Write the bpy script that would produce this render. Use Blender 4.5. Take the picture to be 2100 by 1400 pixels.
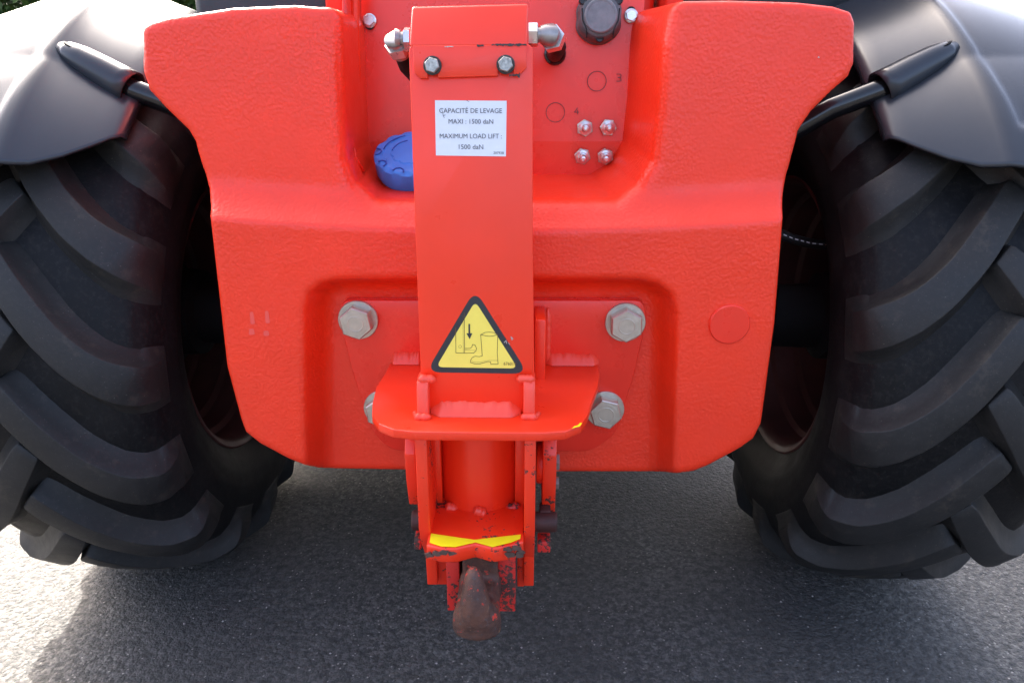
import bpy, bmesh, math, random
import numpy as np
from mathutils import Vector, Matrix, Quaternion
R = math.radians
random.seed(7); rng = np.random.default_rng(7)
for o in list(bpy.data.objects): bpy.data.objects.remove(o)
sc = bpy.context.scene
COL = sc.collection

# ------------------------------------------------------------------ camera
CX, CY, CZ = 0.048, 0.0, 1.19
PITCH, YAW, FPX = R(20.0), R(1.2), 1550.0
cp, sp, cy_, sy_ = math.cos(PITCH), math.sin(PITCH), math.cos(YAW), math.sin(YAW)
FW = Vector((-sy_*cp, cy_*cp, -sp)); RT = Vector((cy_, sy_, 0)); UP = Vector((-sy_*sp, cy_*sp, cp))
cam = bpy.data.cameras.new('camera'); camo = bpy.data.objects.new('camera', cam); COL.objects.link(camo)
cam.sensor_width = 36.0; cam.lens = 36.0*FPX/2100.0; cam.clip_start = 0.05; cam.clip_end = 2000
camo.matrix_world = Matrix(((RT.x, UP.x, -FW.x, CX), (RT.y, UP.y, -FW.y, CY), (RT.z, UP.z, -FW.z, CZ), (0, 0, 0, 1)))
sc.camera = camo
sc.render.resolution_x = 1024; sc.render.resolution_y = 682

# ------------------------------------------------------------------ light
SUN_EL, SUN_AZ = R(40), R(-27)          # azimuth from +Y (ahead of the machine) towards +X
w = bpy.data.worlds.new('World'); sc.world = w; w.use_nodes = True
nt = w.node_tree; bg = nt.nodes['Background']
sky = nt.nodes.new('ShaderNodeTexSky'); sky.sky_type = 'NISHITA'; sky.sun_disc = False
sky.sun_elevation = SUN_EL; sky.sun_rotation = SUN_AZ; sky.air_density = .55; sky.dust_density = 7.0; sky.ozone_density = 0.3
nt.links.new(sky.outputs[0], bg.inputs[0]); bg.inputs[1].default_value = 0.15
sl = bpy.data.lights.new('sun', 'SUN'); sl.energy = 2.0; sl.angle = R(0.53); sl.color = (1, .95, .87)
so = bpy.data.objects.new('sun', sl); COL.objects.link(so)
sd = Vector((math.sin(SUN_AZ)*math.cos(SUN_EL), math.cos(SUN_AZ)*math.cos(SUN_EL), math.sin(SUN_EL)))
so.rotation_euler = (-sd).to_track_quat('-Z', 'Y').to_euler(); so.location = (0, 6, 8)
vs = sc.view_settings; vs.view_transform = 'Standard'; vs.look = 'None'; vs.gamma = 1; vs.exposure = 3.1

# ------------------------------------------------------------------ helpers
def ray(px, py): return FW*FPX + RT*(px-1050) + UP*(700-py)
def P(px, py, Y):                                   # point of the plane y = Y seen at this pixel of the photo
    d = ray(px, py); t = (Y-CY)/d.y; return Vector((CX, CY, CZ)) + d*t
def PZ(px, py, Z):                                  # the same on the plane z = Z
    d = ray(px, py); t = (Z-CZ)/d.z; return Vector((CX, CY, CZ)) + d*t
def PL(px, py, y0, z0, s, off=0.0):                 # leaning plane y = y0 + s (z - z0), moved towards the viewer by off
    d = ray(px, py); y0 = y0-off
    t = (y0 + s*(CZ-z0) - CY)/(d.y - s*d.z); return Vector((CX, CY, CZ)) + d*t

def mesh(name, vs_, fs, mat, parent=None, smooth=True, angle=35, bevel=0, seg=2):
    me = bpy.data.meshes.new(name); me.from_pydata([tuple(v) for v in vs_], [], fs); me.validate()
    return link(name, me, mat, parent, smooth, angle, bevel, seg)
def link(name, me, mat, parent=None, smooth=True, angle=35, bevel=0, seg=2):
    bm = bmesh.new(); bm.from_mesh(me); bmesh.ops.recalc_face_normals(bm, faces=bm.faces)
    if bevel:
        es = [e for e in bm.edges if len(e.link_faces) == 2 and e.calc_face_angle(0) > R(25)]
        bmesh.ops.bevel(bm, geom=es, offset=bevel, offset_type='OFFSET', segments=seg, profile=.5, affect='EDGES', clamp_overlap=True)
        angle = 50
    bm.to_mesh(me); bm.free()
    if smooth:
        me.polygons.foreach_set('use_smooth', [True]*len(me.polygons))
        me.set_sharp_from_angle(angle=R(angle))
    if mat: me.materials.append(mat)
    o = bpy.data.objects.new(name, me); COL.objects.link(o)
    if parent: o.parent = parent
    return o
class MB:                                            # collects shapes for one mesh
    def __init__(s): s.v = []; s.f = []
    def add(s, v, f):
        n = len(s.v); s.v += [Vector(p) for p in v]; s.f += [tuple(i+n for i in q) for q in f]; return s
    def box(s, a, b):
        (x0, y0, z0), (x1, y1, z1) = a, b
        return s.add([(x0,y0,z0),(x1,y0,z0),(x1,y1,z0),(x0,y1,z0),(x0,y0,z1),(x1,y0,z1),(x1,y1,z1),(x0,y1,z1)],
                     [(0,3,2,1),(4,5,6,7),(0,1,5,4),(1,2,6,5),(2,3,7,6),(3,0,4,7)])
    def prism(s, pts, vec):
        n = len(pts); vec = Vector(vec)
        return s.add(list(pts)+[Vector(p)+vec for p in pts],
                     [tuple(range(n)), tuple(range(2*n-1, n-1, -1))]+[(i, i+n, (i+1) % n+n, (i+1) % n) for i in range(n)])
    def tube(s, pts, r, seg=16, cap=True):
        pts = [Vector(p) for p in pts]; n = len(pts); rr = r if hasattr(r, '__len__') else [r]*n
        v = []; f = []; prev = None
        for i, p in enumerate(pts):
            t = (pts[min(i+1, n-1)]-pts[max(i-1, 0)]).normalized()
            if prev is None:
                a = Vector((0, 0, 1)) if abs(t.z) < .9 else Vector((1, 0, 0)); a = (a-t*a.dot(t)).normalized()
            else: a = (prev-t*prev.dot(t)).normalized()
            prev = a; b = t.cross(a)
            for k in range(seg):
                q = 2*math.pi*k/seg; v.append(p+(a*math.cos(q)+b*math.sin(q))*rr[i])
        for i in range(n-1):
            for k in range(seg):
                k2 = (k+1) % seg; f.append((i*seg+k, i*seg+k2, (i+1)*seg+k2, (i+1)*seg+k))
        if cap: f += [tuple(range(seg-1, -1, -1)), tuple((n-1)*seg+k for k in range(seg))]
        return s.add(v, f)
    def lathe(s, prof, org, axis, seg=32, rot=0, rad=None):      # prof: (radius, distance along axis)
        axis = Vector(axis).normalized(); a = Vector((0, 0, 1)) if abs(axis.z) < .9 else Vector((1, 0, 0))
        a = (a-axis*a.dot(axis)).normalized(); b = axis.cross(a); org = Vector(org); n = len(prof); v = []; f = []
        for (r, h) in prof:
            for k in range(seg):
                q = rot+2*math.pi*k/seg; rr = r*(rad(q, h) if rad else 1)
                v.append(org+axis*h+(a*math.cos(q)+b*math.sin(q))*rr)
        for i in range(n-1):
            for k in range(seg):
                k2 = (k+1) % seg; f.append((i*seg+k, i*seg+k2, (i+1)*seg+k2, (i+1)*seg+k))
        if prof[0][0] > 1e-6: f.append(tuple(range(seg-1, -1, -1)))
        if prof[-1][0] > 1e-6: f.append(tuple((n-1)*seg+k for k in range(seg)))
        return s.add(v, f)
    def hexa(s, org, axis, r, h, rot=0, ch=.15):
        return s.lathe([(r, 0), (r, h*(1-ch)), (r*.9, h)], org, axis, 6, rot)
    def build(s, name, mat, parent=None, **k):
        return mesh(name, s.v, s.f, mat, parent, **k)
def rounded(pts, rads, n=5):                        # fillet the corners of a 3-D polygon
    out = []; m = len(pts)
    if not hasattr(rads, '__len__'): rads = [rads]*m
    for i in range(m):
        p, a, b, r = Vector(pts[i]), Vector(pts[i-1]), Vector(pts[(i+1) % m]), rads[i]
        if r <= 0: out.append(p); continue
        u, v = (a-p).normalized(), (b-p).normalized(); ang = u.angle(v)
        d = min(r/math.tan(ang/2), (a-p).length*.48, (b-p).length*.48)
        s, e = p+u*d, p+v*d
        for k in range(n+1):
            t = k/n; out.append(s*(1-t)**2+p*2*t*(1-t)+e*t*t)
    return out
# --- signed distance shapes -> smooth cast meshes
def polysdf(pts, X, Z):
    pts = np.asarray(pts, float); d = np.full(X.shape, 1e9); s = np.ones(X.shape)
    for i in range(len(pts)):
        a = pts[i]; b = pts[i-1]; ex, ez = b-a; wx, wz = X-a[0], Z-a[1]
        t = np.clip((wx*ex+wz*ez)/(ex*ex+ez*ez), 0, 1)
        d = np.minimum(d, (wx-ex*t)**2+(wz-ez*t)**2)
        c1 = Z >= a[1]; c2 = Z < b[1]; c3 = ex*wz > ez*wx
        s = np.where((c1 & c2 & c3) | (~c1 & ~c2 & ~c3), -s, s)
    return s*np.sqrt(d)
def smax(a, b, k): h = np.clip(.5+.5*(a-b)/k, 0, 1); return b+(a-b)*h+k*h*(1-h)
def smin(a, b, k): return -smax(-a, -b, k)
def sstep(a, b, x): t = np.clip((x-a)/(b-a), 0, 1); return t*t*(3-2*t)
def capsule(X, Y, Z, a, b, ra, rb):
    a = np.array(a); b = np.array(b); e = b-a
    t = np.clip(((X-a[0])*e[0]+(Y-a[1])*e[1]+(Z-a[2])*e[2])/(e@e), 0, 1)
    return np.sqrt((X-a[0]-e[0]*t)**2+(Y-a[1]-e[1]*t)**2+(Z-a[2]-e[2]*t)**2)-(ra+(rb-ra)*t)
def sbox(X, Y, Z, a, b, r=0):
    qx, qy, qz = [abs(c-(p+q)/2)-abs(q-p)/2+r for c, p, q in zip((X, Y, Z), a, b)]
    return np.sqrt(np.maximum(qx,0)**2+np.maximum(qy,0)**2+np.maximum(qz,0)**2)+np.minimum(np.maximum(np.maximum(qx,qy),qz),0)-r
def nets(f, lo, hi, h):
    ax = [np.arange(l, u+h, h) for l, u in zip(lo, hi)]
    V = f(*np.meshgrid(*ax, indexing='ij')); S = V < 0; n = np.array(V.shape)-1
    acc = np.zeros(tuple(n)+(3,)); cnt = np.zeros(tuple(n)); corners = [(i, j, k) for i in (0,1) for j in (0,1) for k in (0,1)]
    sl_ = lambda c: tuple(slice(c[i], c[i]+n[i]) for i in range(3))
    for c in corners:
        for a in range(3):
            if c[a]: continue
            d = list(c); d[a] = 1; d = tuple(d); A, B = V[sl_(c)], V[sl_(d)]; m = (A < 0) != (B < 0)
            t = np.where(m, A/np.where(m, A-B, 1), 0)
            for q in range(3): acc[..., q] += m*(c[q]+(t if q == a else 0))
            cnt += m
    act = cnt > 0; idx = -np.ones(tuple(n), int); idx[act] = np.arange(act.sum())
    I = np.argwhere(act); pts = np.array(lo)+(I+acc[act]/cnt[act][:, None])*h; Q = []
    for a in range(3):
        b, c = (a+1) % 3, (a+2) % 3
        s0 = [slice(None)]*3; s1 = [slice(None)]*3; s0[a] = slice(0, -1); s1[a] = slice(1, None)
        E = np.argwhere(S[tuple(s0)] != S[tuple(s1)]); E = E[(E[:, b] > 0) & (E[:, c] > 0) & (E[:, b] < n[b]) & (E[:, c] < n[c])]
        g = lambda db, dc: idx[tuple((E - np.array([db if q == b else dc if q == c else 0 for q in range(3)])).T)]
        q4 = np.stack([g(0,0), g(1,0), g(1,1), g(0,1)], 1)
        fl = S[tuple(s0)][tuple(E.T)]; q4[~fl] = q4[~fl][:, ::-1]; Q.append(q4)
    Q = np.concatenate(Q); Q = Q[(Q >= 0).all(1)]; e = h*.2
    for _ in range(3):
        x, y, z = pts.T; v = f(x, y, z)
        gx = (f(x+e,y,z)-f(x-e,y,z))/(2*e); gy = (f(x,y+e,z)-f(x,y-e,z))/(2*e); gz = (f(x,y,z+e)-f(x,y,z-e))/(2*e)
        G = np.stack([gx, gy, gz], 1); g2 = np.maximum((G*G).sum(1), .05)
        pts = pts - G*np.clip(v/g2, -h*.5, h*.5)[:, None]
    return pts, Q
def npmesh(name, pts, quads, mat, parent=None):
    me = bpy.data.meshes.new(name); me.from_pydata(pts.tolist(), [], quads.tolist())
    me.polygons.foreach_set('use_smooth', [True]*len(me.polygons)); me.materials.append(mat)
    o = bpy.data.objects.new(name, me); COL.objects.link(o)
    bm = bmesh.new(); bm.from_mesh(me); bmesh.ops.recalc_face_normals(bm, faces=bm.faces); bm.to_mesh(me); bm.free()
    if parent: o.parent = parent
    return o
def text(s, name, org, right, up, width, height, mat, parent, depth=.0003, size=None, center=True):
    cu = bpy.data.curves.new('t', 'FONT'); cu.body = s; cu.size = 1; cu.resolution_u = 3
    to = bpy.data.objects.new('t', cu); COL.objects.link(to)
    dg = bpy.context.evaluated_depsgraph_get(); me = bpy.data.meshes.new_from_object(to.evaluated_get(dg))
    bpy.data.objects.remove(to)
    right = Vector(right).normalized(); up = Vector(up).normalized(); nrm = right.cross(up)
    xs = [v.co.x for v in me.vertices]; ys = [v.co.y for v in me.vertices]
    x0, x1, y0, y1 = min(xs), max(xs), min(ys), max(ys); kx = width/(x1-x0); ky = height/(y1-y0)
    for v in me.vertices:
        v.co = Vector(org)+right*((v.co.x-(x0+x1)/2)*kx)+up*((v.co.y-y0)*ky)+nrm*depth
    me.materials.clear(); me.materials.append(mat); me.name = name
    o = bpy.data.objects.new(name, me); COL.objects.link(o); o.parent = parent
    return o

# ------------------------------------------------------------------ materials
def newmat(name):
    m = bpy.data.materials.new(name); m.use_nodes = True; t = m.node_tree
    return m, t, t.nodes['Principled BSDF']
def nd(t, kind, **k):
    n = t.nodes.new(kind)
    for a, b in k.items():
        if a.startswith('i_'): n.inputs[a[2:].replace('_', ' ')].default_value = b
        else: setattr(n, a, b)
    return n
def noise(t, co, scale, detail=3, rough=.55):
    n = nd(t, 'ShaderNodeTexNoise', i_Scale=scale, i_Detail=detail, i_Roughness=rough); t.links.new(co, n.inputs['Vector']); return n.outputs['Fac']
def ramp(t, src, a, b, ca=(0,0,0,1), cb=(1,1,1,1)):
    r = nd(t, 'ShaderNodeValToRGB'); e = r.color_ramp.elements; e[0].position, e[1].position = a, b; e[0].color, e[1].color = ca, cb
    t.links.new(src, r.inputs[0]); return r.outputs[0]
def mix(t, fac, a, b):
    n = nd(t, 'ShaderNodeMix', data_type='RGBA')
    for s, v in ((n.inputs[0], fac), (n.inputs[6], a), (n.inputs[7], b)):
        if hasattr(v, 'node'): t.links.new(v, s)
        else: s.default_value = v
    return n.outputs[2]
def mth(t, op, a, b=0.0):
    n = nd(t, 'ShaderNodeMath', operation=op)
    for s, v in ((n.inputs[0], a), (n.inputs[1], b)):
        if hasattr(v, 'node'): t.links.new(v, s)
        else: s.default_value = v
    return n.outputs[0]
def bump(t, b, h, strength, dist):
    n = nd(t, 'ShaderNodeBump', i_Strength=strength, i_Distance=dist); t.links.new(h, n.inputs['Height']); t.links.new(n.outputs[0], b.inputs['Normal'])
def coord(t): return nd(t, 'ShaderNodeTexCoord').outputs['Object']
def c4(c): return (c[0], c[1], c[2], 1)
RED = (.90, .036, .008)
def paint(name, col=RED, rough=.34, cast=0, wear=0, ws=60, spec=.5, patch=1.0, rv=.18):
    m, t, b = newmat(name); co = coord(t)
    n1 = noise(t, co, 7, 4); base = mix(t, ramp(t, n1, .3, .7), c4([c*.90 for c in col]), c4(col))
    b.inputs['Specular IOR Level'].default_value = spec
    rg = ramp(t, noise(t, co, 25, 4), .3, .75, c4([rough*(1-rv)]*3), c4([rough*(1+rv)]*3))
    if cast:
        v = nd(t, 'ShaderNodeTexVoronoi', i_Scale=200.0, i_Randomness=1.0, feature='SMOOTH_F1'); t.links.new(co, v.inputs['Vector'])
        h = mth(t, 'ADD', mth(t, 'MULTIPLY', noise(t, co, 150, 2, .5), .45), mth(t, 'MULTIPLY', v.outputs['Distance'], 1.5))
        h = mth(t, 'ADD', h, mth(t, 'MULTIPLY', noise(t, co, 60, 3), .35))
        msk = ramp(t, noise(t, co, 5, 2), .35, .65, (.35,.35,.35,1), (1,1,1,1))
        bump(t, b, mth(t, 'MULTIPLY', h, msk), cast, .0024)
    if wear:
        hi = noise(t, co, ws, 8, .68); big = noise(t, co, 11, 3)
        k = mth(t, 'ADD', hi, mth(t, 'MULTIPLY', mth(t, 'SUBTRACT', big, .5), patch))
        f = ramp(t, k, 1-wear-.012, 1-wear+.012)
        rust = mix(t, noise(t, co, 140, 6, .7), (.014,.009,.008,1), (.10,.045,.032,1))
        base = mix(t, f, base, rust); rg = mix(t, f, rg, (.75,.75,.75,1))
        bump(t, b, mth(t, 'MULTIPLY', f, -1.0), .5, .0012)
    t.links.new(base, b.inputs['Base Color']); t.links.new(rg, b.inputs['Roughness'])
    return m
def simple(name, col, rough=.5, metal=0, var=.25, scale=30, bs=0, bsc=200, bd=.001, spec=.5, rv=.2):
    m, t, b = newmat(name); co = coord(t)
    n1 = noise(t, co, scale, 5, .6)
    t.links.new(mix(t, ramp(t, n1, .25, .75), c4([c*(1-var) for c in col]), c4([min(1, c*(1+var)) for c in col])), b.inputs['Base Color'])
    t.links.new(ramp(t, noise(t, co, scale*2, 4), .2, .8, c4([rough*(1-rv)]*3), c4([min(1, rough*(1+rv))]*3)), b.inputs['Roughness'])
    b.inputs['Metallic'].default_value = metal; b.inputs['Specular IOR Level'].default_value = spec
    if bs: bump(t, b, noise(t, co, bsc, 4), bs, bd)
    return m
M = {}
M['cast'] = paint('cast_red_paint', rough=.40, cast=.27)
M['red'] = paint('red_paint', rough=.33)
M['panel'] = paint('panel_red_paint', (.84,.030,.012), rough=.28, rv=.05)
M['chip'] = paint('chipped_red_paint', rough=.35, wear=.37, ws=120)
M['worn'] = paint('worn_red_paint', (.62,.022,.015), rough=.45, wear=.50, ws=110, patch=.5)
M['weld'] = paint('weld_red_paint', (.86,.060,.028), rough=.42)
M['rust'] = simple('rusty_steel', (.085,.032,.022), .55, .3, .75, 45, .7, 150, .002)
M['barebrown'] = simple('bare_brown_steel', (.10,.06,.045), .6, .3, .4, 90)
def hookmat():
    m, t, b = newmat('forged_rusty_steel'); co = coord(t)
    n1 = noise(t, co, 28, 7, .7); n2 = noise(t, co, 120, 6, .75); n3 = noise(t, co, 300, 3)
    base = mix(t, ramp(t, n1, .38, .62), (.055,.026,.020,1), (.125,.052,.033,1))
    base = mix(t, ramp(t, n2, .56, .66), base, (.085,.075,.072,1))
    base = mix(t, ramp(t, noise(t, co, 75, 6, .7), .62, .67), base, (.30,.15,.075,1))
    base = mix(t, ramp(t, noise(t, co, 60, 7, .7), .60, .62), base, (.55,.04,.02,1))
    t.links.new(base, b.inputs['Base Color']); b.inputs['Metallic'].default_value = .25
    t.links.new(ramp(t, n2, .3, .7, (.35,.35,.35,1), (.75,.75,.75,1)), b.inputs['Roughness'])
    bump(t, b, mth(t, 'ADD', n2, mth(t, 'MULTIPLY', n3, .5)), .8, .0022)
    return m
M['hook'] = hookmat()
M['rustpin'] = simple('rusty_pin_steel', (.05,.018,.014), .6, .2, .5, 60, .5, 200, .001)
M['zinc'] = simple('zinc_plated_steel', (.50,.46,.39), .38, .85, .16, 60, .1, 300, .0006)
M['steel'] = simple('bright_steel', (.62,.60,.58), .30, .9, .15, 50, .1, 300, .0005)
M['speck'] = simple('scuffed_zinc_steel', (.36,.35,.31), .5, .7, .55, 220, .3, 500, .0006)
M['dull'] = simple('dull_grey_steel', (.30,.27,.25), .42, .8, .3, 70, .15, 300, .0006)
M['grime'] = simple('grimy_steel', (.05,.045,.04), .6, .4, .4, 90)
M['greyplastic'] = simple('grey_plastic', (.085,.078,.078), .48, 0, .2, 60, .15, 500, .0005)
M['lidplastic'] = simple('scuffed_grey_plastic', (.17,.165,.165), .55, 0, .25, 90, .15, 400, .0005)
M['black'] = simple('black_plastic', (.010,.010,.011), .42, 0, .2, 40)
M['blackgloss'] = simple('black_paint_gloss', (.006,.006,.007), .18, 0, .2, 40)
M['fender'] = simple('fender_plastic', (.021,.024,.029), .27, 0, .06, 20, .10, 900, .0005, .42, 0)
M['blue'] = simple('blue_plastic', (.042,.19,.58), .42, 0, .08, 30, .08, 300, .0005)
M['bluedark'] = simple('blue_plastic_groove', (.012,.045,.28), .5, 0, .1, 30)
M['label'] = simple('white_vinyl', (.68,.685,.70), .42, 0, .03, 60)
M['ink'] = simple('black_ink', (.02,.02,.022), .5, 0, .2, 80)
M['greyink'] = simple('grey_ink', (.07,.07,.075), .5, 0, .2, 80)
M['brownink'] = simple('brown_ink', (.13,.075,.01), .5, 0, .2, 80)
M['yellow'] = simple('yellow_vinyl', (.86,.67,.095), .42, 0, .05, 30)
M['yellowpaint'] = simple('yellow_paint', (.85,.74,.012), .40, 0, .05, 60)
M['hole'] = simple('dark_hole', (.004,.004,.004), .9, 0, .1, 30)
M['rim'] = simple('red_brown_rim_paint', (.075,.026,.022), .5, 0, .3, 12, spec=.3)
M['dark'] = simple('black_chassis_paint', (.008,.0075,.008), .7, 0, .3, 12, spec=.2)
def rubber(name, col, rough, dust=.8, spec=.3):
    m, t, b = newmat(name); co = coord(t)
    d = ramp(t, noise(t, co, 9, 6, .65), .42, .75); s_ = ramp(t, noise(t, co, 120, 3), .5, .8)
    c = mix(t, mth(t, 'MULTIPLY', d, dust), c4(col), (.030,.026,.023,1)); c = mix(t, mth(t, 'MULTIPLY', s_, .3), c, (.04,.036,.032,1))
    c = mix(t, mth(t, 'MULTIPLY', ramp(t, noise(t, co, 22, 8, .72), .56, .66), dust*.55), c, (.058,.046,.034,1))
    c = mix(t, mth(t, 'MULTIPLY', ramp(t, noise(t, co, 260, 2), .70, .73), dust*.6), c, (.13,.115,.09,1))
    t.links.new(c, b.inputs['Base Color']); t.links.new(ramp(t, d, 0, 1, c4([rough]*3), c4([rough+.22]*3)), b.inputs['Roughness'])
    b.inputs['Specular IOR Level'].default_value = spec
    bump(t, b, mth(t, 'ADD', noise(t, co, 60, 5), noise(t, co, 300, 3)), .22, .0015)
    return m
M['rubber'] = rubber('tyre_rubber', (.0045,.0045,.0048), .5, .25, .16)
M['lugrubber'] = rubber("lug_rubber", (.013,.0127,.012), .5, .7, .28)
def asphalt():
    m, t, b = newmat('asphalt'); co = coord(t)
    mp = nd(t, 'ShaderNodeMapping'); t.links.new(co, mp.inputs[0]); co = mp.outputs[0]
    wv = nd(t, 'ShaderNodeMix', data_type='VECTOR'); wn = nd(t, 'ShaderNodeTexNoise', i_Scale=90.0, i_Detail=2.0); t.links.new(co, wn.inputs['Vector'])
    wv.inputs[0].default_value = .006; t.links.new(co, wv.inputs[4]); t.links.new(wn.outputs['Color'], wv.inputs[5]); cw = wv.outputs[1]
    v1 = nd(t, 'ShaderNodeTexVoronoi', i_Scale=165.0); t.links.new(cw, v1.inputs['Vector'])
    v2 = nd(t, 'ShaderNodeTexVoronoi', i_Scale=85.0); t.links.new(cw, v2.inputs['Vector'])
    sep = nd(t, 'ShaderNodeSeparateColor'); t.links.new(v1.outputs['Color'], sep.inputs[0])
    sep2 = nd(t, 'ShaderNodeSeparateColor'); t.links.new(v2.outputs['Color'], sep2.inputs[0])
    base = mix(t, sep.outputs[0], (.036,.035,.032,1), (.172,.165,.150,1))
    base = mix(t, ramp(t, noise(t, co, 2.2, 5), .35, .7), base, (.050,.049,.046,1))
    base = mix(t, ramp(t, noise(t, co, 55, 6, .75), .40, .56), (.024,.025,.025,1), base)
    spk = mth(t, 'MULTIPLY', ramp(t, sep.outputs[1], .965, .975), ramp(t, v1.outputs['Distance'], .5, .3, (1,1,1,1), (0,0,0,1)))
    spk = mth(t, 'MULTIPLY', ramp(t, sep.outputs[1], .962, .97), ramp(t, v1.outputs['Distance'], .30, .42, (1,1,1,1), (0,0,0,1)))
    base = mix(t, spk, base, (.28,.26,.23,1))
    base = mix(t, ramp(t, noise(t, co, .9, 6, .65), .45, .65), base, mix(t, .35, base, (.018,.017,.017,1)))
    t.links.new(base, b.inputs['Base Color']); b.inputs['Roughness'].default_value = .7; b.inputs['Specular IOR Level'].default_value = .45
    h = mth(t, 'SUBTRACT', mth(t, 'MULTIPLY', noise(t, co, 190, 5, .7), 1.0), mth(t, 'MULTIPLY', v2.outputs['Distance'], .9))
    h = mth(t, 'SUBTRACT', h, mth(t, 'MULTIPLY', v1.outputs['Distance'], .5))
    bump(t, b, h, .9, .0045)
    return m
M['asphalt'] = asphalt()

# ------------------------------------------------------------------ setting
g = mesh('asphalt_ground', [(-400,-400,0),(400,-400,0),(400,400,0),(-400,400,0)], [(0,1,2,3)], M['asphalt'], smooth=False)
g['kind'] = 'structure'; g['label'] = 'dark grey asphalt yard with a coarse grainy surface'

T = bpy.data.objects.new('telehandler', None); COL.objects.link(T); T.empty_display_size = .3
T['label'] = 'rear end of a red telehandler with cast counterweight, towing hitch and black mudguards'; T['category'] = 'telehandler'

# ------------------------------------------------------------------ counterweight (one casting)
YF = 1.25
def yf(py): return YF + (.045 if py < 440 else 0)
out = [(285,58),(298,48),(337,36),(470,16),(600,10),(650,14),(1400,1),(1500,0),(1640,4),(1715,12),(1752,24),(1760,45),
       (1757,130),(1745,158),(1712,186),(1668,228),(1640,268),(1632,300),(1608,455),(1592,660),(1564,866),(1548,898),(1520,918),(1455,953),(1425,965),(1388,970),(1374,968),
       (1050,968),(692,962),(678,962),(640,960),(590,940),(530,908),(500,884),(490,855),(462,750),(428,450),(405,320),(398,292),(384,268),(335,222),(300,185),(287,145)]
outp = [(lambda p: (p.x, p.z))(P(x, y, yf(y))) for x, y in out]
rec = [(690,-150),(698,60),(704,200),(712,330),(730,375),(772,408),(1050,410),(1262,408),(1308,380),(1338,330),(1352,230),(1364,90),(1376,30),(1384,-150)]
recp = [(lambda p: (p.x, p.z))(P(x, y, YF+.05)) for x, y in rec]
poc = [(628,1040),(624,760),(623,640),(632,600),(660,578),(700,571),(1310,571),(1352,580),(1382,606),(1391,650),(1387,760),(1380,1040)]
pocp = [(lambda p: (p.x, p.z))(P(x, y, YF)) for x, y in poc]
ZC = P(1015, 474, YF).z; XM = P(1015, 474, YF).x
def cw_sdf(X, Y, Z):
    s = polysdf(outp, X, Z+.54*np.clip(Y-YF, 0, 1)*np.clip((ZC-.05-Z)/.25, 0, 1))
    zc = ZC + .018*np.clip((X-XM)/.45, -1.2, 1.2)**2
    k = smax(np.minimum((Z-zc)*1.1, .036+.10*(Z-zc)), 0*Z, .004); k = smin((Z-zc)*1.05, .040+0*Z, .030); k = smax(k, 0*Z, .004)
    fr = YF + k + .035*np.clip(Z-zc, 0, 1) + .02*np.clip(abs(X-XM)-.42, 0, 1)**1.0
    d = smax(s, fr-Y, .011); d = smax(d, Y-1.52, .02)
    dx = np.where(X > XM, (Y-YF-.05)*.16, 0)
    r = polysdf(recp, X+dx, Z-.09*np.clip(Y-YF-.05, 0, 1))
    d = smax(d, -r, .026)
    pk = polysdf(pocp, X, Z)+(Y-YF)*.42
    pk = smax(pk, Y-(YF+.066), .022)
    d = smax(d, -pk, .008)
    return d
pts, q = nets(cw_sdf, (-.66, 1.19, .30), (.66, 1.56, 1.36), .0065)
CWT = npmesh('counterweight', pts, q, M['cast'], T)
CWT['label'] = 'cast red counterweight with a rough painted skin'
c = P(1495, 664, YF+.001)
MB().lathe([(.0355,.01),(.0355,-.0035),(.0335,-.006),(0,-.0065)], c, (0,1,0), 48).build('plug_cap', M['panel'], CWT, angle=25)
# small chips knocked off the paint
def chip(px, py, Y, rx, rz, mat, par):
    c = P(px, py, Y); n = 9; v = []
    for k in range(n):
        a = 2*math.pi*k/n; r_ = random.uniform(.6, 1.15); v.append(c+Vector((math.cos(a)*rx*r_, 0, math.sin(a)*rz*r_)))
    MB().prism(v, (0, .004, 0)).build('paint_chip', mat, par, smooth=False)
M['primer'] = simple('bare_primer', (.45,.38,.33), .6, 0, .4, 120)
for a in ((1440,948,YF+.004,.010,.0035,M['primer']),(1446,946,YF+.0035,.006,.0015,M['rust']),(1576,478,YF+.001,.0014,.004,M['primer']),(618,596,YF+.004,.0015,.005,M['primer']),
          (500,862,YF+.003,.0015,.0045,M['rust']),(1679,118,YF+.05,.0016,.0012,M['primer'])):
    chip(*a, CWT)

M['smudge'] = paint('faded_red_paint', (.84,.085,.06), rough=.5)
for px, py, rx, rz in ((516,680,.0055,.006),(546,683,.0055,.005),(517,652,.004,.012),(548,650,.004,.012)):
    p = P(px, py, YF); p.y += .02*max(0, abs(p.x-XM)-.42)-.0004
    mesh('scuff', rounded([p+Vector((-rx,0,-rz)), p+Vector((rx,0,-rz*.9)), p+Vector((rx*.8,0,rz)), p+Vector((-rx*.7,0,rz*.9))], .003), [tuple(range(24))], M['smudge'], CWT, smooth=False)

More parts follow.
